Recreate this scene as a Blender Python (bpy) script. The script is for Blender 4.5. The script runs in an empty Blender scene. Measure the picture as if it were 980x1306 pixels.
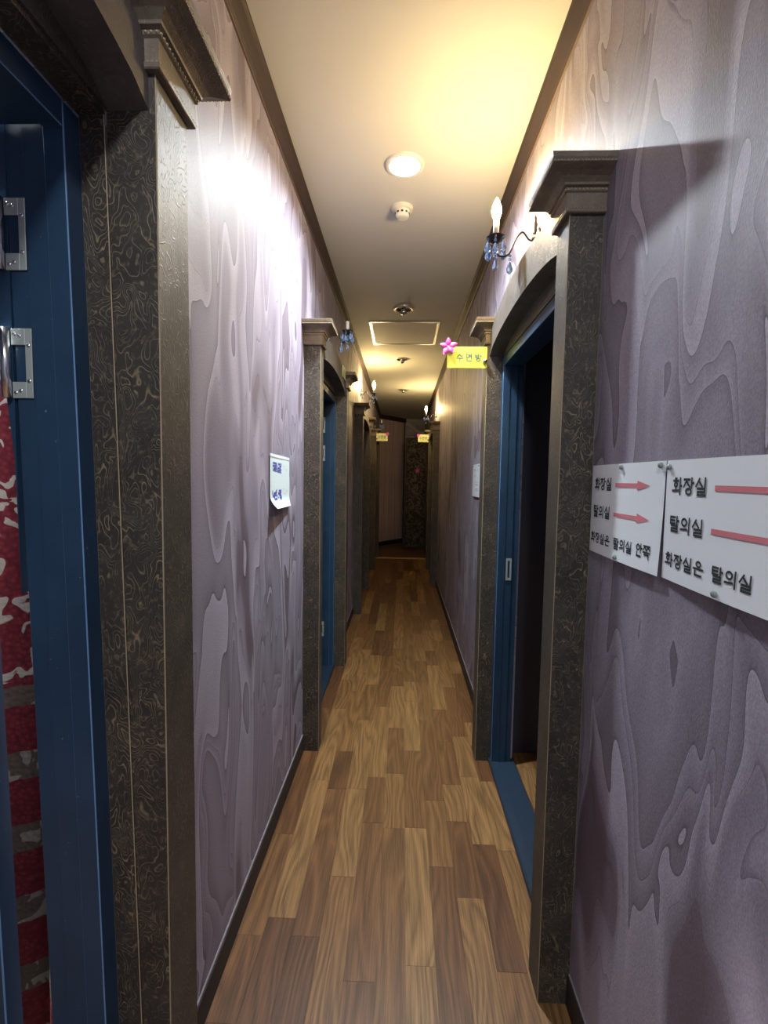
import bpy, bmesh, math, random
import numpy as np
from mathutils import Vector, Matrix
random.seed(7)
SC = bpy.context.scene
COL = SC.collection
# ------------------------------------------------------------------ camera
YAW, PITCH, ROLL, FPX, CAMH = -.0373, -.0693, .0159, 612.0, 1.40
def cam_axes():
    f = Vector((math.sin(YAW)*math.cos(PITCH), math.cos(YAW)*math.cos(PITCH), math.sin(PITCH)))
    r = f.cross(Vector((0, 0, 1))).normalized(); u = r.cross(f)
    c, s = math.cos(ROLL), math.sin(ROLL)
    return c*r+s*u, -s*r+c*u, f
r_, u_, f_ = cam_axes()
cd = bpy.data.cameras.new('camera'); cam = bpy.data.objects.new('camera', cd); COL.objects.link(cam)
cd.sensor_fit = 'HORIZONTAL'; cd.sensor_width = 36.0; cd.lens = FPX/980*36.0; cd.clip_start = .01
M3 = Matrix((r_, u_, -f_)).transposed()
cam.matrix_world = Matrix.Translation((0, 0, CAMH)) @ M3.to_4x4()
SC.camera = cam
# ------------------------------------------------------------------ light, exposure
SC.view_settings.view_transform = 'Standard'; SC.view_settings.look = 'None'
SC.view_settings.gamma = 1.0; SC.view_settings.use_curve_mapping = False
SC.view_settings.exposure = 0.42
w = bpy.data.worlds.new('world'); SC.world = w; w.use_nodes = True
w.node_tree.nodes['Background'].inputs[0].default_value = (.55, .68, .95, 1)   # added soft fill, coming in at the open end behind the camera
w.node_tree.nodes['Background'].inputs[1].default_value = 0.5
DOWN_COL, DOWN_STR = (.84, .93, 1.0), 2000.0      # cool LED lamp in the lit ceiling downlight
BACK_STR = 620.0                                 # dimmer ceiling lamp behind the viewpoint; also scales the added curtain lamp
BULB_COL, BULB_STR = (1.0, .71, .30), 720.0      # warm candle bulbs of the wall sconces

# ------------------------------------------------------------------ measures
LX, RX, CEIL = -.4886, .4714, 2.709
Y0, YE = -1.6, 10.6

# ------------------------------------------------------------------ materials
def mat(name, col=(.5, .5, .5), rough=.6, metal=0, **kw):
    m = bpy.data.materials.new(name); m.use_nodes = True
    b = m.node_tree.nodes['Principled BSDF']
    b.inputs['Base Color'].default_value = (*col, 1); b.inputs['Roughness'].default_value = rough
    b.inputs['Metallic'].default_value = metal
    for k, v in kw.items(): b.inputs[k.replace('_', ' ')].default_value = v
    return m
class NT:
    """tiny node-graph helper"""
    def __init__(s, m): s.t = m.node_tree; s.b = s.t.nodes['Principled BSDF']
    def n(s, typ, ins=None, **props):
        x = s.t.nodes.new(typ)
        for k, v in props.items(): setattr(x, k, v)
        for k, v in (ins or {}).items():
            if hasattr(v, 'is_linked') or isinstance(v, bpy.types.NodeSocket): s.t.links.new(v, x.inputs[k])
            else: x.inputs[k].default_value = v
        return x
    def math(s, op, a, b=0.0, c=None):
        d = {0: a, 1: b}
        if c is not None: d[2] = c
        return s.n('ShaderNodeMath', d, operation=op).outputs[0]
    def vmath(s, op, a, b): return s.n('ShaderNodeVectorMath', {0: a, 1: b}, operation=op).outputs[0]
    def ramp(s, fac, stops, interp='LINEAR'):
        x = s.n('ShaderNodeValToRGB', {0: fac}); r = x.color_ramp; r.interpolation = interp
        while len(r.elements) < len(stops): r.elements.new(.5)
        for e, (p, c) in zip(r.elements, stops): e.position = p; e.color = (*c, 1)
        return x.outputs[0]
    def noise(s, vec, scale, detail=2, rough=.5, dist=0): return s.n('ShaderNodeTexNoise', {'Vector': vec, 'Scale': scale, 'Detail': detail, 'Roughness': rough, 'Distortion': dist})
    def mix(s, f, a, b, blend='MIX'):
        x = s.n('ShaderNodeMix', data_type='RGBA', blend_type=blend)
        for i, v in ((0, f), (6, a), (7, b)):
            if isinstance(v, bpy.types.NodeSocket): s.t.links.new(v, x.inputs[i])
            else: x.inputs[i].default_value = v if i == 0 else (*v, 1)
        return x.outputs[2]
    def pos(s): return s.n('ShaderNodeNewGeometry').outputs['Position']
    def obj(s): return s.n('ShaderNodeTexCoord').outputs['Object']
    def bump(s, h, strength, dist=.01):
        x = s.n('ShaderNodeBump', {'Height': h, 'Strength': strength, 'Distance': dist})
        s.t.links.new(x.outputs[0], s.b.inputs['Normal'])
    def col(s, c): s.t.links.new(c, s.b.inputs['Base Color'])
    def rough(s, c): s.t.links.new(c, s.b.inputs['Roughness'])

def wallpaper_mat(name, tint=(1, 1, 1)):
    m = mat(name, rough=.55); t = NT(m); p = t.pos()
    q = t.vmath('MULTIPLY', p, (1, 6.2, 1.75))
    wv = t.noise(q, .8, 1).outputs['Color']
    q2 = t.vmath('ADD', q, t.vmath('MULTIPLY', t.vmath('SUBTRACT', wv, (.5, .5, .5)), (0, 3.6, 3.0)))
    wv2 = t.noise(q2, 1.7, 0).outputs['Color']
    q3 = t.vmath('ADD', q2, t.vmath('MULTIPLY', t.vmath('SUBTRACT', wv2, (.5, .5, .5)), (0, 1.1, .9)))
    k = t.math('MULTIPLY', t.noise(q3, .6, .4, .4).outputs['Fac'], 14.0)
    saw = t.math('FRACT', k)
    tone = t.n('ShaderNodeTexWhiteNoise', {'W': t.math('FLOOR', k)}, noise_dimensions='1D').outputs[0]
    tone = t.math('ADD', t.math('MULTIPLY', tone, .82), t.math('MULTIPLY', saw, .25))
    def c(*v): return tuple(a*b for a, b in zip(v, tint))
    base = t.ramp(tone, [(0, c(.124, .097, .124)), (.25, c(.162, .131, .163)), (.5, c(.209, .186, .236)), (.72, c(.316, .286, .358)), (1, c(.42, .385, .47))])
    edge = t.ramp(saw, [(0, (.55, .52, .55)), (.08, (1, 1, 1)), (.93, (1, 1, 1)), (1, (1.12, 1.12, 1.12))])
    base = t.mix(1.0, base, edge, 'MULTIPLY')
    n2 = t.noise(t.vmath('MULTIPLY', p, (1, 1, .8)), 7, 3).outputs['Fac']
    base = t.mix(t.math('MULTIPLY', n2, .22), base, c(.17, .135, .16))
    st = t.noise(p, 260, 2, .6).outputs['Fac']
    base = t.mix(.6, base, t.ramp(st, [(.3, (.35, .35, .35)), (.7, (.65, .65, .65))]), 'OVERLAY')
    t.col(base)
    weave = t.n('ShaderNodeTexVoronoi', {'Vector': t.vmath('MULTIPLY', p, (1, 1, .5)), 'Scale': 330.0}).outputs[0]
    h = t.math('ADD', t.math('MULTIPLY', t.math('SMOOTH_MIN', saw, .5, .2), .10), t.math('MULTIPLY', weave, .25))
    t.bump(h, .35, .003)
    return m
M_WALL = wallpaper_mat('lavender_paisley_wallpaper')
def carved_mat(name, lines=1.0, base=(.040, .033, .028), gold=(.34, .26, .15)):
    m = mat(name, rough=.52); t = NT(m); p = t.pos()
    q = t.vmath('MULTIPLY', p, (15, 15, 9))
    w1 = t.noise(q, .9, 2).outputs['Color']
    q2 = t.vmath('ADD', q, t.vmath('MULTIPLY', t.vmath('SUBTRACT', w1, (.5, .5, .5)), (3, 3, 3)))
    nz = t.noise(q2, .8, 1.5, .5).outputs['Fac']
    fr = t.math('FRACT', t.math('MULTIPLY', nz, 22.0))
    tri = t.math('ABSOLUTE', t.math('SUBTRACT', fr, .5))
    ln = t.n('ShaderNodeMapRange', {'Value': tri, 'From Min': .0, 'From Max': .13, 'To Min': 1.0, 'To Max': 0.0}).outputs[0]
    msk = t.noise(p, 16, 3, .6).outputs['Fac']
    msk = t.n('ShaderNodeMapRange', {'Value': msk, 'From Min': .38, 'From Max': .72, 'To Min': .05, 'To Max': 1.0}).outputs[0]
    f = t.math('MULTIPLY', t.math('MULTIPLY', ln, msk), lines)
    patch = t.noise(p, 9, 4, .65).outputs['Fac']
    bb = t.ramp(patch, [(.3, tuple(v*.7 for v in base)), (.62, tuple(v*1.25 for v in base)), (.8, (base[0]*2.6, base[1]*2.2, base[2]*1.7))])
    sp = t.noise(p, 120, 2, .6).outputs['Fac']
    bb = t.mix(t.n('ShaderNodeMapRange', {'Value': sp, 'From Min': .55, 'From Max': .8, 'To Max': .35}).outputs[0], bb, gold)
    t.col(t.mix(f, bb, gold))
    t.bump(t.math('ADD', t.math('MULTIPLY', ln, .6), t.math('MULTIPLY', sp, .4)), .38, .002)
    return m
M_CARV = carved_mat('carved_dark_bronze_wood', .85, (.038, .031, .025), (.36, .27, .15))
M_CARVP = carved_mat('plainer_carved_wood', .28, (.050, .043, .035), (.26, .20, .12))
M_CAP = carved_mat('dark_gold_capital_wood', .18, (.150, .118, .084), (.34, .27, .18))
M_ARCH = carved_mat('plain_dark_arch_wood', .12, (.085, .074, .066), (.22, .18, .13))
M_WORN = mat('worn_gold_edge', (.36, .28, .17), .5)
def blue_mat():
    m = mat('blue_gloss_paint', (.02, .07, .19), .38); t = NT(m); p = t.pos()
    n = t.noise(p, 5, 4, .6).outputs['Fac']
    c = t.ramp(n, [(.3, (.013, .037, .075)), (.7, (.021, .056, .108))])
    sp = t.noise(p, 140, 1).outputs['Fac']
    t.col(t.mix(t.n('ShaderNodeMapRange', {'Value': sp, 'From Min': .76, 'From Max': .82, 'To Max': .5}).outputs[0], c, (.3, .42, .55)))
    t.bump(t.noise(p, 60, 2).outputs['Fac'], .08, .003)
    return m
M_BLUE = blue_mat()
M_BLUED = mat('darkened_blue_threshold', (.013, .030, .055), .5)  # same blue paint as the frames, darkened in colour to tone down lamplight
M_BLUEW = mat('chipped_blue_edge', (.12, .24, .42), .45)
def ceil_mat():
    m = mat('cream_ceiling_paint', (.72, .69, .65), .75); t = NT(m)
    t.col(t.ramp(t.noise(t.pos(), 2, 3).outputs['Fac'], [(.3, (.63, .625, .585)), (.7, (.67, .665, .62))]))
    t.bump(t.noise(t.pos(), 220, 2).outputs['Fac'], .05, .002); return m
M_CEIL = ceil_mat()
def trim_mat(name, c, rg=.62):
    m = mat(name, c, rg); t = NT(m)
    n = t.noise(t.vmath('MULTIPLY', t.pos(), (20, 2, 20)), 3, 3).outputs['Fac']
    t.col(t.ramp(n, [(.3, tuple(v*.8 for v in c)), (.7, tuple(v*1.25 for v in c))])); return m
M_CROWN = trim_mat('dark_plum_crown', (.034, .019, .018))
M_CROWNLIP = mat('crown_lip', (.16, .11, .09), .6)
M_BASE = trim_mat('dark_baseboard', (.026, .019, .018))
M_CAULK = mat('caulk_line', (.27, .23, .25), .7)
def plank_mat(name, cols, gain=.60):
    m = mat(name, rough=.44); t = NT(m)
    oi = t.n('ShaderNodeObjectInfo'); rnd = oi.outputs['Random']
    off = t.n('ShaderNodeCombineXYZ', {0: t.math('MULTIPLY', rnd, 7.0), 1: t.math('MULTIPLY', rnd, 31.0), 2: t.math('MULTIPLY', rnd, 17.0)}).outputs[0]
    p = t.vmath('ADD', t.pos(), off)
    base = t.ramp(rnd, [(i/len(cols), tuple(v*gain for v in c)) for i, c in enumerate(cols)], 'CONSTANT')
    q = t.vmath('MULTIPLY', p, (22, 1.6, 1))
    wq = t.vmath('ADD', q, t.vmath('MULTIPLY', t.noise(t.vmath('MULTIPLY', p, (5, 1.6, 1)), 1.2, 1).outputs['Color'], (3.2, 1, 0)))
    ring = t.math('FRACT', t.math('MULTIPLY', t.noise(wq, .35, 1).outputs['Fac'], 14.0))
    ring = t.math('PINGPONG', ring, .5)
    fine = t.noise(t.vmath('MULTIPLY', p, (260, 7, 1)), 1.0, 3, .6).outputs['Fac']
    g = t.math('ADD', t.math('MULTIPLY', ring, .62), t.math('MULTIPLY', fine, .95))
    sh = t.ramp(g, [(.32, (.42, .38, .35)), (.62, (.92, .89, .86)), (.9, (1.45, 1.42, 1.36))])
    t.col(t.mix(1.0, base, sh, 'MULTIPLY'))
    t.rough(t.n('ShaderNodeMapRange', {'Value': fine, 'To Min': .36, 'To Max': .52}).outputs[0])
    t.bump(fine, .12, .001)
    return m
WOOD = [(.27, .130, .046), (.36, .188, .068), (.215, .096, .035), (.41, .225, .084), (.18, .078, .030), (.31, .152, .054), (.24, .108, .040), (.38, .205, .075)]
M_PLANK = plank_mat('teak_strip_vinyl', WOOD)
M_FLOORBASE = plank_mat('dark_floor_bed', [(.16, .08, .035), (.19, .095, .04)])
M_THRESH = mat('pale_oak_strip', (.42, .26, .14), .5)  # paler oak tone for the strip at the floor change
M_WHITE = mat('white_plastic', (.78, .76, .72), .4)
M_CHROME = mat('brushed_chrome', (.72, .73, .74), .22, 1)
M_STEEL = mat('grey_steel', (.50, .56, .53), .38, .45)
M_ALU = mat('aluminium_frame', (.62, .62, .62), .35, .6)
M_HATCH = mat('hatch_panel_paint', (.66, .645, .63), .7)
def emis(name, c, s):
    m = mat(name, c, .3); b = m.node_tree.nodes['Principled BSDF']
    b.inputs['Emission Color'].default_value = (*c, 1); b.inputs['Emission Strength'].default_value = s; return m
M_DOWN = emis('lit_led_lamp', DOWN_COL, DOWN_STR)
M_CURTLAMP = emis('added_curtain_lamp', (1, .97, .94), BACK_STR*5.5)  # unseen lamp added in the left room to brighten the curtain
M_DOWN2 = emis('dimmer_lit_led_lamp', (.93, .97, 1), BACK_STR)
M_BULB = emis('lit_candle_bulb', BULB_COL, BULB_STR)
M_LAMPOFF = mat('unlit_lamp_glass', (.78, .78, .76), .15, 0)
M_IRON = mat('dark_bronze_iron', (.045, .036, .038), .4, .7)
M_SLEEVE = mat('candle_sleeve', (.62, .60, .57), .45)
M_CRYS = mat('flare_tinted_crystal', (.42, .60, .92), .04, 0, Transmission_Weight=.75, IOR=1.5)  # clear glass; its blue is lens flare put into the colour
M_PAPER = mat('white_paper', (.82, .88, .92), .5)
M_PAPER2 = mat('bluish_paper', (.72, .84, .86), .5)
M_INK = mat('black_ink', (.018, .03, .035), .6)
M_RED = mat('faded_red_ink', (.66, .20, .24), .6)
M_BLUEINK = mat('violet_blue_ink', (.10, .12, .44), .6)
M_FAINT = mat('faint_grey_ink', (.50, .55, .58), .6)
M_FAINTR = mat('faint_pink_ink', (.66, .50, .52), .6)
M_PIN = mat('grey_green_pin', (.22, .26, .24), .35)
M_YEL = mat('yellow_green_acrylic', (.62, .70, .07), .4)
M_SIGNINK = mat('grey_blue_ink', (.035, .09, .10), .6)
M_YEL2 = mat('pale_yellow_acrylic', (.62, .64, .32), .4)
M_PINK = mat('magenta_petal', (.62, .06, .42), .5)
M_PINKC = mat('pink_petal_heart', (.88, .45, .70), .5)
def curtain_mat():
    m = mat('red_floral_curtain', rough=.85); t = NT(m); p = t.pos()
    q = t.vmath('ADD', p, t.vmath('MULTIPLY', t.noise(p, 9, 2).outputs['Color'], (.10, .10, .10)))
    v = t.noise(q, 24, 1.5, .5, .8).outputs['Fac']
    msk = t.ramp(v, [(.565, (0, 0, 0)), (.585, (1, 1, 1))])
    vv = t.n('ShaderNodeTexVoronoi', {'Vector': p, 'Scale': 90.0}).outputs[0]
    red = t.ramp(vv, [(.1, (.33, .045, .058)), (.6, (.20, .026, .038))])
    z = t.n('ShaderNodeSeparateXYZ', {0: p}).outputs[2]
    c = t.mix(msk, red, (.66, .69, .56))
    band = t.ramp(t.math('FRACT', t.math('MULTIPLY', z, 6.2)), [(.0, (0, 0, 0)), (.58, (0, 0, 0)), (.62, (1, 1, 1))], 'CONSTANT')
    low = t.math('LESS_THAN', z, .95)
    c2 = t.mix(band, red, t.mix(msk, (.17, .145, .11), (.42, .42, .35)))
    t.col(t.mix(low, c, c2)); t.bump(t.math('ADD', vv, t.math('MULTIPLY', v, 2.0)), .6, .004); return m
M_CURT = curtain_mat()
def floral_mat():
    m = mat('black_floral_cloth', rough=.8); t = NT(m); p = t.pos()
    v = t.noise(p, 14, 2.5, .6, 1.5).outputs['Fac']
    t.col(t.ramp(v, [(.42, (.012, .010, .011)), (.52, (.05, .040, .040)), (.60, (.17, .15, .14)), (.66, (.04, .03, .03))])); return m
M_FLOR = floral_mat()
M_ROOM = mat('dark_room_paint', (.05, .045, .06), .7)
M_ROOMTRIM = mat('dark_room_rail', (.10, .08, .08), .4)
def stripe_mat():
    m = mat('mauve_stripe_wallpaper', rough=.6); t = NT(m)
    n = t.noise(t.vmath('MULTIPLY', t.pos(), (34, 34, .5)), 1.0, 2, .6).outputs['Fac']
    t.col(t.ramp(n, [(.3, (.44, .32, .38)), (.5, (.58, .45, .50)), (.7, (.70, .56, .62))])); return m
M_PINKW = stripe_mat()  # stripe tones lightened in place of light reaching this end wall

# ------------------------------------------------------------------ mesh helpers
def bm_box(bm, a, b, mi=0, bevel=0.0, edge_mi=None, shear=0.0, zref=0.0):
    """axis box a..b; bevel faces may take another material; shear moves x with height"""
    x0, y0, z0 = (min(a[i], b[i]) for i in range(3)); x1, y1, z1 = (max(a[i], b[i]) for i in range(3))
    tmp = bmesh.new()
    vs = [tmp.verts.new(v) for v in ((x0,y0,z0),(x1,y0,z0),(x1,y1,z0),(x0,y1,z0),(x0,y0,z1),(x1,y0,z1),(x1,y1,z1),(x0,y1,z1))]
    for f in ((3,2,1,0),(4,5,6,7),(0,1,5,4),(1,2,6,5),(2,3,7,6),(3,0,4,7)):
        tmp.faces.new([vs[i] for i in f]).material_index = mi
    if bevel:
        r = bmesh.ops.bevel(tmp, geom=list(tmp.edges), offset=bevel, segments=1, affect='EDGES', profile=.5)
        if edge_mi is not None:
            for f in r['faces']: f.material_index = edge_mi
    if shear:
        for v in tmp.verts: v.co.x += shear*(zref-v.co.z)
    merge(bm, tmp)
def merge(bm, tmp):
    me = bpy.data.meshes.new('tmp'); tmp.to_mesh(me); tmp.free(); bm.from_mesh(me); bpy.data.meshes.remove(me)
def bm_prism(bm, pts, axis, a, b, mi=0):
    """extrude 2D polygon pts along axis from a to b. axis 'x': pts=(y,z); 'y': (x,z); 'z': (x,y)"""
    def P(u, v, t): return {'x': (t, u, v), 'y': (u, t, v), 'z': (u, v, t)}[axis]
    A = [bm.verts.new(P(u, v, a)) for u, v in pts]; B = [bm.verts.new(P(u, v, b)) for u, v in pts]
    n = len(pts); fs = [bm.faces.new(A), bm.faces.new(B[::-1])]
    for i in range(n): fs.append(bm.faces.new((A[i], A[(i+1) % n], B[(i+1) % n], B[i])))
    for f in fs: f.material_index = mi
    bmesh.ops.recalc_face_normals(bm, faces=fs)
def bm_lathe(bm, prof, c, axis='z', seg=24, mi=0, smooth=True):
    """revolve (r,h) profile about an axis through c"""
    rings = []
    for r, h in prof:
        ring = []
        if r < 1e-6:
            ring = [None]
        else:
            ring = list(range(seg))
        vs = []
        for k in ring:
            a = 0 if k is None else 2*math.pi*k/seg
            u, v = r*math.cos(a), r*math.sin(a)
            co = {'z': (u, v, h), 'x': (h, u, v), 'y': (u, h, v)}[axis]
            vs.append(bm.verts.new((c[0]+co[0], c[1]+co[1], c[2]+co[2])))
        rings.append(vs)
    fs = []
    for A, B in zip(rings, rings[1:]):
        for k in range(seg):
            k2 = (k+1) % seg
            if len(A) == 1 and len(B) == 1: continue
            if len(A) == 1: f = (A[0], B[k2], B[k])
            elif len(B) == 1: f = (A[k], A[k2], B[0])
            else: f = (A[k], A[k2], B[k2], B[k])
            fs.append(bm.faces.new(f))
    for f in fs: f.smooth = smooth; f.material_index = mi
    bmesh.ops.recalc_face_normals(bm, faces=fs)
def bm_tube(bm, pts, r, seg=8, mi=0):
    pts = [Vector(p) for p in pts]; rr = r if isinstance(r, (list, tuple)) else [r]*len(pts)
    rings = []; up = Vector((.123, .456, .88)).normalized()
    for i, p in enumerate(pts):
        d = (pts[min(i+1, len(pts)-1)]-pts[max(i-1, 0)]).normalized()
        a = d.cross(up)
        if a.length < 1e-3: a = d.cross(Vector((1, 0, 0)))
        a.normalize(); b = d.cross(a)
        rings.append([bm.verts.new(p+(a*math.cos(2*math.pi*k/seg)+b*math.sin(2*math.pi*k/seg))*rr[i]) for k in range(seg)])
    fs = []
    for A, B in zip(rings, rings[1:]):
        for k in range(seg): fs.append(bm.faces.new((A[k], A[(k+1) % seg], B[(k+1) % seg], B[k])))
    fs.append(bm.faces.new(rings[0])); fs.append(bm.faces.new(rings[-1]))
    for f in fs: f.smooth = True; f.material_index = mi
    bmesh.ops.recalc_face_normals(bm, faces=fs)
def spline(pts, n=6):
    P = [Vector(p) for p in pts]; out = []
    for i in range(len(P)-1):
        a, b, c, d = P[max(i-1, 0)], P[i], P[i+1], P[min(i+2, len(P)-1)]
        for k in range(n):
            t = k/n
            out.append(.5*((2*b)+(c-a)*t+(2*a-5*b+4*c-d)*t*t+(3*b-a-3*c+d)*t**3))
    return out+[P[-1]]
def obj(name, bm, mats, parent=None, bevel=0):
    me = bpy.data.meshes.new(name)
    if parent is not None:                       # geometry is written in world space, kept relative to its thing
        off = parent.matrix_world.translation if parent.parent is None else ORG[parent.name]
        bm.transform(Matrix.Translation(-Vector(off)))
    bm.to_mesh(me); bm.free()
    for m in (mats if isinstance(mats, (list, tuple)) else [mats]): me.materials.append(m)
    o = bpy.data.objects.new(name, me); COL.objects.link(o)
    if name in ('mark', 'faint_mark', 'screws', 'beading', 'vent_slots'): o['kind'] = 'stuff'
    if parent is not None:
        o.parent = parent; ORG[o.name] = Vector(off)
    if bevel:
        md = o.modifiers.new('bevel', 'BEVEL'); md.width = bevel; md.segments = 2; md.limit_method = 'ANGLE'
    return o
ORG = {}
def thing(name, loc, label=None, cat=None, group=None, kind=None):
    o = bpy.data.objects.new(name, None); COL.objects.link(o); o.location = loc
    o.empty_display_size = .05
    o.matrix_world = Matrix.Translation(loc); ORG[o.name] = Vector(loc)
    if label: o['label'] = label
    if cat: o['category'] = cat
    if group: o['group'] = group
    if kind: o['kind'] = kind
    return o
def struct(name, bm, m, label=None):
    o = obj(name, bm, m); o['kind'] = 'structure'
    if label: o['label'] = label
    return o

# ------------------------------------------------------------------ openings: (side, wall x, first y of opening, last y, recess of frame)
PWD = {1: .112, 2: .090, 3: .080, 4: .112, 5: .112, 6: .112}; PP = .083   # pilaster width along the wall, protrusion
DOORS = {1: (-1, LX, -.235, .797, .043), 2: (1, RX, 1.302, 2.326, -.012), 3: (-1, LX, 2.436, 3.470, -.004),
         4: (-1, LX, 4.962, 5.980, .02), 5: (1, RX, 6.400, 7.420, .02), 6: (-1, LX, 7.420, 8.420, .02)}
OPZ, FRZ = 1.985, 1.972       # top of wall opening, top of frame
WT = .10
def wall(name, xw, s, ranges, y0, y1):
    bm = bmesh.new(); y = y0; xo = xw+s*WT
    for a, b in ranges:
        bm_box(bm, (xw, y, 0), (xo, a, CEIL)); bm_box(bm, (xw, a, OPZ), (xo, b, CEIL)); y = b
    bm_box(bm, (xw, y, 0), (xo, y1, CEIL))
    return struct(name, bm, M_WALL)
wall('wall_left', LX, -1, [DOORS[k][2:4] for k in (1, 3, 4, 6)], Y0, 9.83)
wall('wall_right', RX, 1, [DOORS[k][2:4] for k in (2, 5)], Y0, 10.75)

# floor, ceiling
bm = bmesh.new(); bm_box(bm, (-2.2, Y0, -.08), (2.4, 11.0, -.006)); floor = struct('floor', bm, M_FLOORBASE)
DLX, DLY, DLH = -.015, 2.10, .12
bm = bmesh.new(); T = CEIL+.1
bm_box(bm, (-2.2, Y0, CEIL), (2.4, DLY-DLH, T)); bm_box(bm, (-2.2, DLY+DLH, CEIL), (2.4, 11.0, T))
bm_box(bm, (-2.2, DLY-DLH, CEIL), (DLX-DLH, DLY+DLH, T)); bm_box(bm, (DLX+DLH, DLY-DLH, CEIL), (2.4, DLY+DLH, T))
ci = []; sq = []; N = 32
for i in range(N):
    a = 2*math.pi*i/N; ca, sa = math.cos(a), math.sin(a); m_ = DLH/max(abs(ca), abs(sa))
    ci.append(bm.verts.new((DLX+.066*ca, DLY+.066*sa, CEIL))); sq.append(bm.verts.new((DLX+m_*ca, DLY+m_*sa, CEIL)))
for i in range(N): bm.faces.new((ci[i], ci[(i+1) % N], sq[(i+1) % N], sq[i]))
bm_box(bm, (DLX-DLH, DLY-DLH, T-.01), (DLX+DLH, DLY+DLH, T))
struct('ceiling', bm, M_CEIL)
# planks: individual strips, shared unit mesh
bm = bmesh.new(); bm_box(bm, (-.5, -.5, -.5), (.5, .5, .5)); ume = bpy.data.meshes.new('plank'); bm.to_mesh(ume); bm.free(); ume.materials.append(M_PLANK)
NS = 11; SW = (RX-LX)/NS; npl = 0
def plank(x0, x1, y0, y1, dz=0.0):
    o = bpy.data.objects.new('plank', ume); COL.objects.link(o); o.parent = floor
    o.location = ((x0+x1)/2, (y0+y1)/2, -.003+dz/2); o.scale = (x1-x0-.0006, y1-y0-.0008, .006+dz)
for i in range(NS):
    y = .35-random.random()*.4
    while y < 8.36:
        d = random.choice([.24, .30, .36, .42, .48, .55, .62, .70])*(1.0 if y < 4 else 1.35)
        y1 = min(y+d, 8.36)
        if 8.36-y1 < .15: y1 = 8.36
        plank(LX+i*SW, LX+(i+1)*SW, y, y1, random.random()*.0005); npl += 1; y = y1
for i in range(5):                                # strips of the room floor behind the right-hand door
    y = 1.35-random.random()*.2
    while y < 2.41:
        y1 = min(y+random.choice([.25, .35, .45]), 2.41)
        plank(RX+.115+i*SW, RX+.115+(i+1)*SW, y, y1, 0); npl += 1; y = y1
bm = bmesh.new(); bm_box(bm, (LX+.002, 8.362, -.006), (RX-.002, 8.50, .006), bevel=.002)
struct('trim_1', bm, M_THRESH)

# crown and baseboards
def crown(name, xw, s, y0, y1):
    bm = bmesh.new(); o = -s
    pts = [(xw, CEIL-.068), (xw+o*.006, CEIL-.068), (xw+o*.012, CEIL-.060), (xw+o*.027, CEIL-.018), (xw+o*.033, CEIL-.010), (xw+o*.033, CEIL), (xw, CEIL)]
    bm_prism(bm, pts, 'y', y0, y1)
    bm_prism(bm, [(xw, CEIL-.072), (xw+o*.006, CEIL-.072), (xw+o*.006, CEIL-.068), (xw, CEIL-.068)], 'y', y0, y1, 1)
    return struct(name, bm, [M_CROWN, M_CROWNLIP])
crown('trim_2', LX, -1, Y0, 9.83); crown('trim_3', RX, 1, Y0, 10.6)
def base(name, xw, s, segs):
    bm = bmesh.new(); o = -s
    for a, b in segs:
        bm_box(bm, (xw, a, 0), (xw+o*.0083, b, .084), 0, .0015)
        bm_box(bm, (xw, a, .084), (xw+o*.004, b, .0875), 1)
    return struct(name, bm, [M_BASE, M_CAULK])
def solid(side, y1):
    y = Y0; out = []
    for k, (s, xw, a, b, rc) in DOORS.items():
        if s == side: out.append((y, a-PWD[k])); y = b+PWD[k]
    return out+[(y, y1)]
base('baseboard_left', LX, -1, solid(-1, 9.80)); base('baseboard_right', RX, 1, solid(1, 9.60))

# ------------------------------------------------------------------ door surrounds (pilasters, capitals, arch)
def capital_rings(bm, x_w, o, ya, yb):
    """stepped capital on a pilaster: list of (z, overhang)"""
    prof = [(2.038, .010), (2.040, .012), (2.046, .013), (2.050, .010), (2.082, .011), (2.085, .015), (2.091, .015), (2.093, .013), (2.096, .020), (2.101, .021),
            (2.104, .024), (2.110, .031), (2.116, .042), (2.121, .054), (2.124, .060), (2.127, .060), (2.129, .057), (2.134, .060), (2.144, .062), (2.146, .060)]
    rings = []
    for z, e in prof:
        x1 = x_w+o*(PP+e)
        rings.append([bm.verts.new(v) for v in ((x_w, ya-e, z), (x1, ya-e, z), (x1, yb+e, z), (x_w, yb+e, z))])
    fs = [bm.faces.new(rings[0]), bm.faces.new(rings[-1])]
    for A, B in zip(rings, rings[1:]):
        for k in range(4): fs.append(bm.faces.new((A[k], A[(k+1) % 4], B[(k+1) % 4], B[k])))
    bmesh.ops.recalc_face_normals(bm, faces=fs)
def beads(bm, x_w, o, ya, yb, z, e, r=.0028, step=.0085):
    """bead rows on the two visible sides and the front"""
    x1 = x_w+o*(PP+e)
    spots = [(x1, ya-e+(yb-ya+2*e)*(k+.5)/n, z) for n in [max(3, int((yb-ya+2*e)/step))] for k in range(n)]
    for yy in (ya-e, yb+e):
        n = max(3, int((PP+e)/step)); spots += [(x_w+o*(PP+e)*(k+.5)/n, yy, z) for k in range(n)]
    for p in spots: bmesh.ops.create_icosphere(bm, subdivisions=1, radius=r, matrix=Matrix.Translation(p))
SUR = {1: 'dark carved door surround nearest on the left, cut by the left edge, gold-brown capital',
       2: 'dark carved door surround at the right, arched lintel under the lit candle sconce',
       3: 'tan carved door surround on the left wall beyond the small pinned notice',
       4: 'third door surround along the left wall, below the lit candle sconce',
       5: 'small far door surround on the right wall, below the glowing candle bulb',
       6: 'farthest door surround on the left, with the small yellow tag hanging beside it'}
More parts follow.
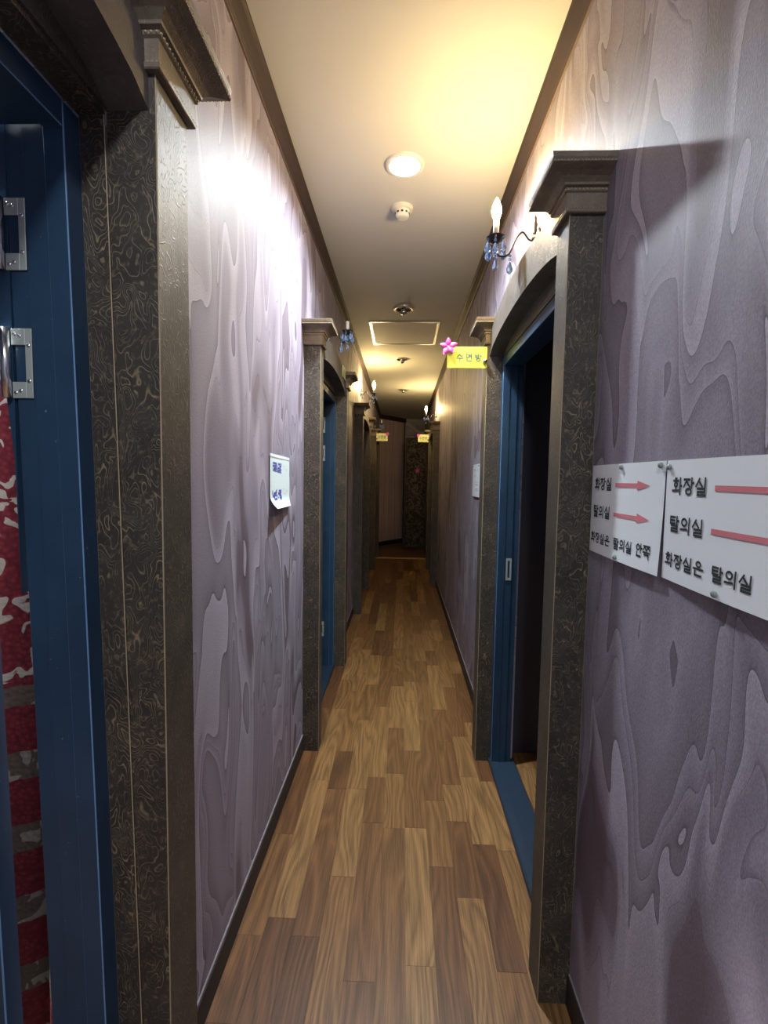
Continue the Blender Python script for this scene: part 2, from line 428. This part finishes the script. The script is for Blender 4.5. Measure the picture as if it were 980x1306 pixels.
for k, (s, xw, a, b, rc) in DOORS.items():
    o = -s
    t = thing('door_surround', (xw, (a+b)/2, 0), SUR[k], 'door surround', 'carved door surrounds along the corridor')
    PW = PWD[k]
    for ya, yb, zi in ((a-PW, a, 0), (b, b+(PW if k not in (2, 3) else .112), 1)):
        bm = bmesh.new()
        bm_box(bm, (xw, ya, 0), (xw+o*PP, yb, 2.045), 0, .0016, 1)
        for f in bm.faces:
            if abs(f.normal.x) > .9: f.material_index = 2
        obj('pilaster', bm, [M_CARV, M_WORN, M_CARVP], t)
        bm = bmesh.new(); capital_rings(bm, xw, o, ya, yb)
        cp = obj('capital', bm, M_CAP, t)
        if k <= 3:
            bm = bmesh.new(); beads(bm, xw, o, ya, yb, 2.088, .0155); beads(bm, xw, o, ya, yb, 2.1255, .0605, .0022, .0075); beads(bm, xw, o, ya, yb, 2.048, .0115, .0018, .007)
            obj('beading', bm, M_WORN, cp)
    # arched board between the pilasters
    bm = bmesh.new(); n = 24; lo = []; hi = []
    for i in range(n+1):
        u = i/n; y = a+(b-a)*u; q = 4*u*(1-u)
        lo.append((y, 1.983+.064*q**.62)); hi.append((y, 2.080+.095*q**.8))
    A = [(bm.verts.new((xw, y, z)), bm.verts.new((xw+o*.071, y, z))) for y, z in lo]
    B = [(bm.verts.new((xw, y, z)), bm.verts.new((xw+o*.071, y, z))) for y, z in hi]
    fs = []
    for i in range(n):
        fs.append(bm.faces.new((A[i][1], A[i+1][1], B[i+1][1], B[i][1])))
        fs.append(bm.faces.new((A[i][0], A[i+1][0], B[i+1][0], B[i][0])))
        fs.append(bm.faces.new((A[i][0], A[i+1][0], A[i+1][1], A[i][1])))
        fs.append(bm.faces.new((B[i][0], B[i+1][0], B[i+1][1], B[i][1])))
    for i in (0, n): fs.append(bm.faces.new((A[i][0], A[i][1], B[i][1], B[i][0])))
    bmesh.ops.recalc_face_normals(bm, faces=fs)
    obj('arch_board', bm, M_ARCH, t)
    bm = bmesh.new(); bm_box(bm, (xw, a, OPZ-.001), (xw+o*.005, b, 2.06)); obj('fascia', bm, M_CARVP, t)

# ------------------------------------------------------------------ doors: blue frames, thresholds, hinges, leaves
def hinge(parent, xw, s, yf, z, x0, gap=.034, shear=0):
    """folding hinge screwed to the jamb face yf (facing -y); x0 = jamb edge of the plate on the corridor side, runs away by s"""
    bm = bmesh.new(); w, h = .026, .110; th = .0025; sx = s
    X = lambda d: x0+sx*d+shear*(1.95-z)
    for (d0, d1, z0, z1) in ((0, .011, -h/2, h/2), (.011, .034, h/2-.026, h/2), (.011, .034, -h/2, -h/2+.026)):
        bm_box(bm, (X(d0), yf-th, z+z0), (X(d1), yf-.0002, z+z1), 0, .0006)
    o = obj('hinge', bm, M_STEEL, parent)
    bm = bmesh.new()
    bm_lathe(bm, [(0, -h/2), (.0075, -h/2), (.0075, h/2), (0, h/2)], (X(.041), yf-.006, z), 'z', 12)
    obj('knuckle', bm, M_CHROME, o)
    bm = bmesh.new()
    for d, dz in ((.0055, .028), (.0055, -.028), (.02, .043), (.02, -.043), (.028, .046), (.028, -.046)):
        bm_lathe(bm, [(0, -.0012), (.003, -.0008), (.0034, 0)], (X(d), yf-th, z+dz), 'y', 8)
    obj('screws', bm, M_CHROME, o)
for k, (s, xw, a, b, rc) in DOORS.items():
    d = thing('door_%d' % k, (xw, (a+b)/2, 0), kind='structure')
    sh = .020 if k == 1 else 0.0
    xf = xw+s*rc; xb = xf+s*(.102 if k == 1 else .096)   # frame front / back
    xr = xf+s*.034; xg = xf+s*.070        # rebate step, groove
    fw = .040
    def fbox(x0, y0, z0, x1, y1, z1, bev=.0016):
        bm_box(bm, (x0, y0, z0), (x1, y1, z1), 0, bev, 1, sh, 1.95)
    for name, ys, dirn in (('jamb', b, -1), ('jamb', a, 1)):
        bm = bmesh.new()
        fbox(xf, ys, 0, xr, ys+dirn*fw, FRZ); bm_box(bm, (xr, ys, 0), (xg, ys+dirn*(fw-.003), FRZ), 0, .001, None, sh, 1.95); bm_box(bm, (xg+s*.0015, ys, 0), (xb, ys+dirn*(fw-.007), FRZ), 0, .001, None, sh, 1.95)
        if k == 1: bm_prism(bm, [(xb+.004, 1.20), (xb+.004, FRZ), (xb-.044, FRZ), (xb-.028, 1.72), (xb+.001, 1.42)], 'y', ys, ys+dirn*(fw-.006))
        obj(name, bm, [M_BLUE, M_BLUEW], d)
    bm = bmesh.new()
    bm_box(bm, (xf, a+fw, FRZ-fw), (xr, b-fw, FRZ), 0, .0016, 1); bm_box(bm, (xr, a+fw, FRZ-fw+.003), (xb, b-fw, FRZ), 0, .0016, 1)
    obj('header', bm, [M_BLUE, M_BLUEW], d)
    bm = bmesh.new()
    bm_box(bm, (xf-s*.006, a+.001, -.004), (xb+s*.02, b-.001, .020), 0, .002)
    bm_box(bm, (xf-s*.001, a+.001, -.004), (xr, b-.001, .023), 0, .001)
    obj('threshold', bm, M_BLUED, d)
    if rc > 0.01:                         # lining between wall face and frame
        bm = bmesh.new()
        for ys, dirn in ((b, -1), (a, 1)):
            bm_box(bm, (xw, ys, 0), (xf, ys+dirn*.004, OPZ), 0, .0012, 1, sh, 1.95)
        bm_box(bm, (xw, a+.004, OPZ-.010), (xf, b-.004, OPZ), 0)
        obj('lining', bm, [M_CARV, M_WORN], d)
    if k in (1, 3):                       # hinged on the far jamb, leaf swung into the room
        yj = b-fw+.006
        for z in (1.775, 1.575, .294): hinge(d, xw, s, yj, z, xg+s*.002, shear=sh)
        bm = bmesh.new(); xl = xb+s*.047
        bm_box(bm, (xl, yj-.040, .03), (xl+s*.80, yj-.004, 1.925), 0, .002, 1, sh, 1.95)
        for z0, z1 in ((.2, .85), (1.0, 1.75)):
            bm_box(bm, (xl+s*.12, yj-.046, z0), (xl+s*.68, yj-.039, z1), 0, .003, None, sh, 1.95)
        obj('door_leaf', bm, [M_BLUE, M_BLUEW], d)
    if k == 2:
        yj = b-fw
        bm = bmesh.new()
        for z0, z1, x0, x1 in ((.925, .936, .0, .026), (1.019, 1.030, .0, .026), (.936, 1.019, .0, .008), (.936, 1.019, .018, .026)):
            bm_box(bm, (xr+.008+x0, yj+.0005, z0), (xr+.008+x1, yj+.004, z1))
        obj('strike_plate', bm, M_STEEL, d)
        bm = bmesh.new(); bm_box(bm, (xb+.012, a+.055, .03), (xb+.80, a+.091, 1.925), 0, .002, 1)
        obj('door_leaf', bm, [M_BLUE, M_BLUEW], d)

# dark rooms behind the openings
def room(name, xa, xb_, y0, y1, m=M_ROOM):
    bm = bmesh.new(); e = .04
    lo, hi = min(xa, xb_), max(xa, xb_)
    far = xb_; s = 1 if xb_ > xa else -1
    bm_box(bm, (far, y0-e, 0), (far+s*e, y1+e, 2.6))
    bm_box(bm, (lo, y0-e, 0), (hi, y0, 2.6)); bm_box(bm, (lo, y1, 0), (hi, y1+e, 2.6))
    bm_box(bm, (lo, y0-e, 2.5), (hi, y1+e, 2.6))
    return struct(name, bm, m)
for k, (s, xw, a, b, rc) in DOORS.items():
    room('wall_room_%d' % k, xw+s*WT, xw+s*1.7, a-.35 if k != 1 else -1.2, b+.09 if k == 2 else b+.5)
bm = bmesh.new()
for z in (.52, .72): bm_box(bm, (RX+.25, DOORS[2][3]+.076, z), (RX+1.6, DOORS[2][3]+.09, z+.025))
struct('trim_4', bm, M_ROOMTRIM)

# red curtain in the left room, seen through the hinge gap
bm = bmesh.new(); nx, nz = 90, 30; g = {}
for i in range(nx+1):
    for j in range(nz+1):
        x = -.640-1.40*i/nx; z = .03+2.10*j/nz
        y = 0.955+.020*math.sin(i*.85+.3*math.sin(j*.2))+.008*math.sin(i*1.7+j*.1)
        g[i, j] = bm.verts.new((x, y, z))
for i in range(nx):
    for j in range(nz): bm.faces.new((g[i, j], g[i+1, j], g[i+1, j+1], g[i, j+1])).smooth = True
t = thing('curtain', (-1.06, .955, 0), 'red curtain with pale flower pattern behind the hinges of the left blue door', 'curtain')
o = obj('cloth', bm, M_CURT, t); md = o.modifiers.new('thick', 'SOLIDIFY'); md.thickness = .003
bm = bmesh.new(); bm_tube(bm, [(-.62, .955, 2.14), (-2.1, .955, 2.14)], .011, 10); obj('curtain_rod', bm, M_IRON, t)

# ------------------------------------------------------------------ end of the corridor
bm = bmesh.new(); p0 = Vector((-.56, 9.79)); p1 = Vector((.034, 10.62)); dv = (p1-p0).normalized(); nv = Vector((dv.y, -dv.x))
bm_prism(bm, [tuple(p0), tuple(p1), tuple(p1-nv*.08), tuple(p0-nv*.08)], 'z', 0, CEIL); struct('wall_angled', bm, M_PINKW)
bm = bmesh.new(); bm_box(bm, (-.1, 10.62, 0), (.6, 10.72, CEIL)); struct('wall_back', bm, M_WALL)
bm = bmesh.new(); bm_prism(bm, [tuple(p0), tuple(p1), tuple(p1+nv*.035), tuple(p0+nv*.035)], 'z', CEIL-.085, CEIL); struct('trim_5', bm, M_CROWN)
bm = bmesh.new(); bm_prism(bm, [tuple(p0), tuple(p1), tuple(p1+nv*.01), tuple(p0+nv*.01)], 'z', 0, .09); struct('baseboard_angled', bm, M_BASE)
bm = bmesh.new(); bm_box(bm, (.012, 10.575, .0), (.045, 10.62, CEIL)); struct('trim_6', bm, M_CROWN)
t = thing('folding_screen', (.27, 9.65, 0), 'tall black floral screen panel at the corridor end, under a pale wall', 'screen')
bm = bmesh.new(); bm_box(bm, (.075, 9.635, .04), (.455, 9.655, 2.20)); obj('fabric_panel', bm, M_FLOR, t)
bm = bmesh.new()
for q in (((.052, 9.62, 0), (.078, 9.67, 2.225)), ((.450, 9.62, 0), (.468, 9.67, 2.225)), ((.078, 9.62, 2.19), (.450, 9.67, 2.225)), ((.078, 9.62, .02), (.450, 9.67, .05))): bm_box(bm, *q, 0, .002)
obj('frame', bm, M_CROWN, t)
def flower(parent, c, r, petals, asx='y', seed=1):
    rnd = random.Random(seed); fl = None
    bm = bmesh.new(); bmesh.ops.create_icosphere(bm, subdivisions=2, radius=r*.2, matrix=Matrix.Translation(c)); fl = obj('flower', bm, M_PINKC, parent)
    for i in range(petals):
        a = 2*math.pi*i/petals+.35; L = r*(.85+.35*rnd.random())
        bm = bmesh.new(); n = 6; L_ = []; R_ = []
        for j in range(n+1):
            u = j/n; wd = r*.36*math.sin(math.pi*(.12+.88*u))**.8*(1 if u < .98 else .3)
            bend = -.25*r*u*u
            ca, sa = math.cos(a), math.sin(a)
            L_.append(bm.verts.new((c[0]+ca*L*u-sa*wd, c[1]+bend-.004, c[2]+sa*L*u+ca*wd)))
            R_.append(bm.verts.new((c[0]+ca*L*u+sa*wd, c[1]+bend-.004, c[2]+sa*L*u-ca*wd)))
        for j in range(n): bm.faces.new((L_[j], L_[j+1], R_[j+1], R_[j])).smooth = True
        p = obj('petal', bm, M_PINK, fl); md = p.modifiers.new('t', 'SOLIDIFY'); md.thickness = .0015
    return fl
flower(t, (.295, 9.63, 1.57), .055, 5, seed=3)

# ------------------------------------------------------------------ lettering as strokes
RL = [(.18, .6), (.85, .6), (.85, .79), (.2, .79), (.2, .97), (.9, .97)]
G = {
 'hwa': ([[(.28,.03),(.46,.03)],[(.1,.17),(.64,.17)],[(.37,.56),(.37,.76)],[(.02,.79),(.70,.76)],[(.84,0),(.84,1)],[(.84,.48),(1,.48)]], [(.37,.40,.17,.13)]),
 'jang': ([[(.05,.08),(.62,.08)],[(.34,.08),(.05,.52)],[(.34,.24),(.62,.52)],[(.80,0),(.80,.58)],[(.80,.28),(1,.28)]], [(.52,.80,.27,.17)]),
 'sil': ([[(.33,.03),(.03,.48)],[(.30,.16),(.6,.48)],[(.85,0),(.85,.5)],RL], []),
 'tal': ([[(.08,.05),(.58,.05)],[(.08,.27),(.55,.27)],[(.08,.05),(.08,.48),(.6,.48)],[(.80,0),(.80,.53)],[(.80,.27),(1,.27)],RL], []),
 'ui': ([[(.02,.76),(.68,.71)],[(.87,0),(.87,1)]], [(.36,.29,.25,.22)]),
 'eun': ([[(0,.52),(1,.52)],[(.18,.68),(.18,.95),(.88,.95)]], [(.5,.2,.24,.17)]),
 'an': ([[(.77,0),(.77,.66)],[(.77,.32),(1,.32)],[(.2,.62),(.2,.94),(.85,.94)]], [(.33,.27,.24,.21)]),
 'jjok': ([[(.02,.06),(.46,.06)],[(.24,.06),(.02,.34)],[(.24,.16),(.46,.34)],[(.54,.06),(.98,.06)],[(.76,.06),(.54,.34)],[(.76,.16),(.98,.34)],[(.5,.38),(.5,.52)],[(0,.54),(1,.54)],[(.15,.71),(.82,.71),(.82,1)]], []),
 'su': ([[(.5,.02),(.12,.42)],[(.5,.14),(.88,.42)],[(0,.6),(1,.6)],[(.5,.6),(.5,1)]], []),
 'myeon': ([[(.08,.06),(.5,.06),(.5,.48),(.08,.48),(.08,.02)],[(.84,0),(.84,.66)],[(.55,.18),(.84,.18)],[(.55,.36),(.84,.36)],[(.2,.66),(.2,.95),(.88,.95)]], []),
 'bang': ([[(.1,.02),(.1,.5),(.52,.5),(.52,.02)],[(.1,.26),(.52,.26)],[(.80,0),(.80,.58)],[(.80,.28),(1,.28)]], [(.52,.80,.27,.17)]),
}
def glyphs(bm, chars, u0, u1, v0, v1, P, th=.16, gap=.10):
    """write chars into the box (u0..u1, v0..v1) of a sheet; P(u,v,lift) gives a point on it"""
    n = len(chars); cw = (u1-u0)/(n+gap*(n-1)); lift = [0]
    for i, ch in enumerate(chars):
        x0 = u0+i*cw*(1+gap); H = v1-v0; t = th*min(cw, H)/2
        def W(p): return Vector((x0+p[0]*cw, v0+p[1]*H))
        lines, rings = G[ch]
        segs = [(W(a), W(b)) for l in lines for a, b in zip(l, l[1:])]
        for a, b in segs:
            d = (b-a).normalized(); nn = Vector((-d.y, d.x)); a = a-d*t*.8; b = b+d*t*.8
            lift[0] = (lift[0]+1) % 9; e = .0008+lift[0]*.00003
            bm.faces.new([bm.verts.new(P(*q, e)) for q in (a+nn*t, b+nn*t, b-nn*t, a-nn*t)])
        for cx, cy, rx, ry in rings:
            N = 14; o_ = []; i_ = []
            for k in range(N):
                an = 2*math.pi*k/N; c = W((cx, cy)); ax, ay = rx*cw, ry*H
                o_.append(bm.verts.new(P(c.x+(ax+t)*math.cos(an), c.y+(ay+t)*math.sin(an), .0008)))
                i_.append(bm.verts.new(P(c.x+(ax-t)*math.cos(an), c.y+(ay-t)*math.sin(an), .0008)))
            for k in range(N): bm.faces.new((o_[k], o_[(k+1) % N], i_[(k+1) % N], i_[k]))

# paper direction signs on the right wall
def sheet(bm, P, w, h, nu=10, nv=8, thick=.0006):
    A = [[bm.verts.new(P(w*i/nu, h*j/nv, .0)) for j in range(nv+1)] for i in range(nu+1)]
    B = [[bm.verts.new(P(w*i/nu, h*j/nv, -thick)) for j in range(nv+1)] for i in range(nu+1)]
    fs = []
    for i in range(nu):
        for j in range(nv):
            fs.append(bm.faces.new((A[i][j], A[i+1][j], A[i+1][j+1], A[i][j+1]))); fs.append(bm.faces.new((B[i][j], B[i][j+1], B[i+1][j+1], B[i+1][j])))
    for i in range(nu):
        for j in (0, nv): fs.append(bm.faces.new((A[i][j], A[i+1][j], B[i+1][j], B[i][j])))
    for j in range(nv):
        for i in (0, nu): fs.append(bm.faces.new((A[i][j], A[i][j+1], B[i][j+1], B[i][j])))
    bmesh.ops.recalc_face_normals(bm, faces=fs)
def pin(parent, P, u, v):
    bm = bmesh.new(); c = Vector(P(u, v, 0)); nrm = Vector(P(u, v, 1))-c; r = .0055
    bm_lathe(bm, [(0, .006), (r*.7, .0055), (r, .003), (r*.9, .0005), (0, .0002)], (0, 0, 0), 'z', 12)
    bm.transform(Matrix.Translation(c) @ nrm.to_track_quat('Z', 'Y').to_matrix().to_4x4())
    obj('pushpin', bm, M_PIN, parent)
def direction_sign(y_left, label, pins, tilt, far=0.0):
    ct = Vector((0, y_left, 1.440))
    def P(u, v, e):
        bow = .004+.004*math.sin(math.pi*min(max(u/.33, 0), 1))+(.006*(v/.208)**2)*(u/.33)
        return (RX-bow-e, y_left-u*math.cos(tilt), 1.440-v-u*math.sin(tilt))
    t = thing('paper_sign', (RX-.004, y_left-.165, 1.335), label, 'sign', 'paper direction signs on the right wall')
    bm = bmesh.new(); sheet(bm, P, .328, .208); obj('paper', bm, M_PAPER, t)
    for word, u0, u1, v0, v1 in ((('hwa', 'jang', 'sil'), .022, .120, .031, .058), (('tal', 'ui', 'sil'), .020, .118, .096, .122), (('hwa', 'jang', 'sil', 'eun'), .011, .125, .160, .183),
                                 (('tal', 'ui', 'sil'), .147, .231, .160, .183), (('an', 'jjok'), .248+far, .299+far, .158, .183)):
        bm = bmesh.new(); glyphs(bm, word, u0, u1, v0, v1, P, .145, .2); obj('lettering', bm, M_INK, t)
    for u0, u1, v in ((.140, .282, .0455), (.138, .287, .110)):
        bm = bmesh.new(); u1 += far*.9; hx = u1-.046+far*.2; N = 6
        for i in range(N):
            a, b = u0+(hx-u0)*i/N, u0+(hx-u0)*(i+1)/N
            bm.faces.new([bm.verts.new(P(*q, .0009)) for q in ((a, v-.0042), (b, v-.0042), (b, v+.0042), (a, v+.0042))])
        bm.faces.new([bm.verts.new(P(*q, .0009)) for q in ((hx, v-.0095), (u1, v), (hx, v+.0095))])
        obj('arrow', bm, M_RED, t)
    for u, v in pins: pin(t, P, u, v)
direction_sign(1.202, 'white paper sign with two complete red arrows, beside the carved door pilaster', [(.166, .008), (.315, .008), (.162, .201)], .0)
direction_sign(.869, 'white paper sign with bold black writing, cut off by the right edge', [(.010, .012), (.159, .200)], .006, .022)

# small curled notice on the left wall
t = thing('wall_notice', (LX+.004, 1.894, 1.385), 'small white notice with violet-blue marks, its lower edge curling, on left wall', 'notice')
def PL(u, v, e):
    c = .004+.030*max(0, (v-.155)/.05)**2*(1-.75*u/.30) if v > .155 else .004
    return (LX+c+e, 1.745+u, 1.487-v-.016*u)
bm = bmesh.new(); sheet(bm, PL, .298, .204, 8, 16); obj('paper', bm, M_PAPER2, t)
bm = bmesh.new(); sheet(bm, lambda u, v, e: PL(u+.002, v+.001, e+.0012), .294, .011, 6, 2); obj('tape', bm, M_PAPER, t)
rnd = random.Random(5)
def blob(bm, P, u, v, w, h, n, rnd, th):
    for _ in range(n):
        a = u+rnd.random()*w; b = v+rnd.random()*h; L = (.25+.5*rnd.random())
        if rnd.random() < .5: q = (a, b, min(a+w*L, u+w), b+th)
        else: q = (a, b, a+th, min(b+h*L, v+h))
        e = .0009+.0004*rnd.random()
        bm.faces.new([bm.verts.new(P(x, y, e)) for x, y in ((q[0], q[1]), (q[2], q[1]), (q[2], q[3]), (q[0], q[3]))])
for v in (.030, .133):
    for u in (.028, .098): bm = bmesh.new(); blob(bm, PL, u, v, .062, .036, 22, rnd, .0065); obj('mark', bm, M_BLUEINK, t)
for v in (.034, .130):
    for u in (.190, .232): bm = bmesh.new(); blob(bm, PL, u, v, .030, .022, 5, rnd, .002); obj('faint_mark', bm, M_FAINTR, t)
# right wall notice beyond the door
t = thing('wall_notice', (RX-.004, 3.075, 1.40), 'plain white notice pinned on the right wall beyond the right-hand door', 'notice')
PR = lambda u, v, e: (RX-.004-.004*math.sin(u*10)**2-e, 3.222-u, 1.500-v)
bm = bmesh.new(); sheet(bm, PR, .285, .205); obj('paper', bm, M_PAPER, t)
for j in range(4): bm = bmesh.new(); blob(bm, PR, .03, .03+.04*j, .22, .018, 8, rnd, .003); obj('faint_mark', bm, M_FAINT, t)
for u, v in ((.02, .01), (.265, .01)): pin(t, PR, u, v)

# yellow flag signs fixed across the corridor
def flag(xa, xb_, y, z0, z1, label, big, fx, pole_x, m):
    t = thing('flag_sign', ((xa+xb_)/2, y, (z0+z1)/2), label, 'sign', 'yellow room signs sticking out from the door pilasters')
    bm = bmesh.new(); bm_box(bm, (xa, y, z0), (xb_, y+.005, z1), 0, .0012); obj('plate', bm, m, t)
    bm = bmesh.new(); W, H = xb_-xa, z1-z0
    P = lambda u, v, e: (xa+u, y-e, z1-v)
    if big: glyphs(bm, ['su', 'myeon', 'bang'], W*.24, W*.86, H*.34, H*.68, P, .14, .38)
    else: glyphs(bm, ['su', 'myeon', 'bang'], W*.15, W*.85, H*.28, H*.70, P, .14, .2)
    obj('lettering', bm, M_SIGNINK, t)
    bm = bmesh.new(); s = 1 if pole_x > (xa+xb_)/2 else -1
    bm_lathe(bm, [(0, -.012), (.008, -.011), (.011, -.004), (.011, .004), (.006, .006), (0, .006)], (pole_x-s*.008, y-.004, z0+H*.32), 'y', 14)
    obj('mounting_knob', bm, M_CHROME, t)
    flower(t, (fx, y-.004, z1-.004 if big else z1-.012), .038 if big else .024, 5, seed=int(abs(fx)*100))
flag(.200, .388, 2.322, 1.927, 2.027, 'bright yellow sign with a pink flower at its corner, on the right door pilaster', True, .205, .385, M_YEL)
flag(-.405, -.235, 7.28, 1.965, 2.080, 'small far yellow sign hanging from the left-hand pilaster near the corridor end', False, -.238, -.400, M_YEL2)
flag(.225, .388, 7.39, 1.965, 2.080, 'small far yellow sign on the right pilaster, in front of the black floral screen', False, .228, .385, M_YEL2)
t = thing('door_plate', (LX+.075, 3.31, 2.13), 'narrow pale yellow plate on the arched lintel of the tan door surround', 'sign')
bm = bmesh.new(); bm_box(bm, (LX+.0712, 3.25, 2.075), (LX+.080, 3.39, 2.155), 0, .001); obj('plate', bm, M_YEL2, t)
bm = bmesh.new(); bm_lathe(bm, [(0, 0), (.005, .001), (.004, .004), (0, .005)], (LX+.080, 3.32, 2.145), 'x', 10); obj('screw', bm, M_CHROME, t)

# ------------------------------------------------------------------ candle wall sconces
def sconce(s, xw, y, dz, lit, label, reach=.152, bulb=True):
    o = -s; X = lambda d: xw+o*d; Z = lambda z: z+dz
    t = thing('wall_sconce', (xw, y, Z(2.25)), label, 'sconce', 'candle sconces above the doors')
    bm = bmesh.new()
    bm_lathe(bm, [(0, 0), (.032, 0), (.034, o*.004), (.026, o*.009), (.012, o*.013), (.010, o*.024), (0, o*.026)], (xw, y, Z(2.268)), 'x', 20)
    obj('backplate', bm, M_IRON, t)
    bm = bmesh.new()
    bm_lathe(bm, [(0, 2.27), (.007, 2.275), (.010, 2.29), (.006, 2.30), (.009, 2.312), (.005, 2.325), (.006, 2.335), (0, 2.352)], (X(.014), y, dz), 'z', 12)
    obj('finial', bm, M_IRON, t)
    bm = bmesh.new(); r = reach
    bm_tube(bm, spline([(X(.012), y, Z(2.258)), (X(.034), y, Z(2.262)), (X(.058), y, Z(2.288)), (X(.082), y, Z(2.262)), (X(.104), y, Z(2.212)), (X(r-.014), y, Z(2.206)), (X(r), y, Z(2.236)), (X(r), y, Z(2.256))]), .0036, 8)
    obj('arm', bm, M_IRON, t)
    bm = bmesh.new()
    bm_lathe(bm, [(0, 2.246), (.010, 2.248), (.024, 2.256), (.033, 2.268), (.035, 2.270), (.031, 2.268), (.014, 2.262), (.012, 2.272), (0, 2.272)], (X(r), y, dz), 'z', 20)
    obj('bobeche', bm, M_IRON, t)
    bm = bmesh.new()
    bm_lathe(bm, [(0, 2.268), (.0105, 2.268), (.0105, 2.326), (.008, 2.327), (0, 2.327)], (X(r), y, dz), 'z', 16)
    obj('candle_sleeve', bm, M_SLEEVE, t)
    if bulb:
        bm = bmesh.new()
        bm_lathe(bm, [(.006, 2.327), (.009, 2.332), (.0155, 2.348), (.0175, 2.362), (.0145, 2.379), (.008, 2.394), (.003, 2.404), (0, 2.407)], (X(r), y, dz), 'z', 16)
        obj('candle_bulb', bm, M_BULB if lit else M_LAMPOFF, t)
    def drop(x, yy, zt, n, big):
        bm = bmesh.new(); z = zt
        for i in range(n):
            bmesh.ops.create_icosphere(bm, subdivisions=1, radius=.006, matrix=Matrix.Translation((x, yy, z-.006))); z -= .013
        bm_lathe(bm, [(0, z), (.005, z-.006), (.0125*big, z-.026*big), (.0105*big, z-.036*big), (0, z-.046*big)], (x, yy, 0), 'z', 7, 0, False)
        obj('crystal_drop', bm, M_CRYS, t)
    for i in range(6):
        a = 2*math.pi*i/6+.3; drop(X(r)+.031*math.cos(a), y+.031*math.sin(a), Z(2.266), 1 if i % 2 else 2, 1.0)
    drop(X(r), y, Z(2.246), 4, .9); drop(X(.100), y, Z(2.212), 2, 1.0); drop(X(.022), y, Z(2.25), 1, .8)
sconce(1, RX, 1.80, 0, True, 'lit candle sconce with crystal drops above the right-hand door')
sconce(-1, LX, 2.975, .022, False, 'unlit sconce with a bare candle sleeve above the tan left door surround', .138, False)
sconce(-1, LX, 5.47, .085, True, 'lit candle sconce on the left wall, tall dark drops, toward the far end', .150)
sconce(1, RX, 6.90, .03, True, 'lit candle sconce far down the right wall, above the far right door')
sconce(-1, LX, 7.92, .03, False, 'unlit sconce above the farthest left door', .13, False)

# ------------------------------------------------------------------ ceiling fittings
def downlight(x, y, lit, label, CEIL=CEIL):
    t = thing('downlight', (x, y, CEIL), label, 'downlight', 'round ceiling downlights')
    c = (x, y, CEIL)
    bm = bmesh.new(); bm_lathe(bm, [(.082, 0), (.081, -.006), (.074, -.010), (.062, -.008), (.058, -.002)], c, 'z', 36); obj('trim_ring', bm, M_WHITE if lit else M_ALU, t)
    can = lit == 1                        # the lit one on the near ceiling is recessed in its can
    bm = bmesh.new(); bm_lathe(bm, [(.0635, -.004), (.062, .030), (.056, .058), (.03, .062), (0, .062)] if can else [(.061, -.006), (.052, -.0035), (.030, -.0015), (0, -.001)], c, 'z', 36)
    obj('reflector', bm, M_WHITE if can else M_CHROME, t)
    bm = bmesh.new()
    if can: bm_lathe(bm, [(.047, .056), (.047, .036), (.043, .026), (.032, .019), (.016, .0165), (0, .016)], c, 'z', 28)
    elif lit > 1: bm_lathe(bm, [(.055, -.007), (.0545, -.013), (.048, -.022), (.034, -.029), (.017, -.0315), (0, -.032)], c, 'z', 28)
    else: bm_lathe(bm, [(.012, -.003), (.016, -.008), (.025, -.020), (.028, -.030), (.020, -.042), (0, -.047)], c, 'z', 20)
    obj('lamp', bm, {0: M_CHROME, 1: M_DOWN, 2: M_DOWN2, 3: M_CURTLAMP}[int(lit)], t)
downlight(-.015, 2.10, True, 'glowing white downlight on the near ceiling')
downlight(-.015, -.62, 2, 'lit downlight on the ceiling above and behind the viewpoint')
downlight(-.016, 3.80, False, 'unlit round downlight just before the ceiling access hatch')
downlight(-.028, 5.36, False, 'unlit round downlight just past the ceiling access hatch')
downlight(-.010, 7.16, False, 'small unlit downlight farthest down the ceiling, in yellow glow')
downlight(-1.15, .84, 3, 'added unseen lamp in the left-hand room that brightens the red curtain', 2.5)
t = thing('smoke_detector', (-.025, 2.42, CEIL), 'small white smoke detector beside the glowing ceiling downlight', 'smoke detector')
bm = bmesh.new(); bm_lathe(bm, [(.052, 0), (.052, -.010), (.046, -.016), (0, -.016)], (-.025, 2.42, CEIL), 'z', 28); obj('base', bm, M_WHITE, t)
bm = bmesh.new(); bm_lathe(bm, [(.036, -.016), (.034, -.036), (.030, -.046), (.018, -.050), (0, -.050)], (-.025, 2.42, CEIL), 'z', 28); hd = obj('head', bm, M_WHITE, t)
bm = bmesh.new()
for i in range(10):
    a = 2*math.pi*i/10-math.pi/2; c = Vector((-.025+.0345*math.cos(a), 2.42+.0345*math.sin(a), CEIL-.030))
    tb = bmesh.new(); bm_box(tb, (-.005, -.0015, -.004), (.005, .0015, .004)); tb.transform(Matrix.Translation(c) @ Matrix.Rotation(a+math.pi/2, 4, 'Z')); merge(bm, tb)
obj('vent_slots', bm, M_INK, hd)
t = thing('access_hatch', (-.005, 4.44, CEIL), 'rectangular access hatch with a shiny metal frame in the ceiling', 'hatch')
x0, x1, y0, y1 = -.305, .292, 4.10, 4.775
bm = bmesh.new()
for q in (((x0, y0, CEIL-.006), (x1, y0+.022, CEIL)), ((x0, y1-.022, CEIL-.006), (x1, y1, CEIL)), ((x0, y0+.022, CEIL-.006), (x0+.022, y1-.022, CEIL)), ((x1-.022, y0+.022, CEIL-.006), (x1, y1-.022, CEIL))): bm_box(bm, *q, 0, .001)
obj('frame', bm, M_ALU, t)
bm = bmesh.new(); bm_box(bm, (x0+.026, y0+.026, CEIL-.0035), (x1-.026, y1-.026, CEIL-.0005)); obj('panel', bm, M_HATCH, t)
print('planks', npl)
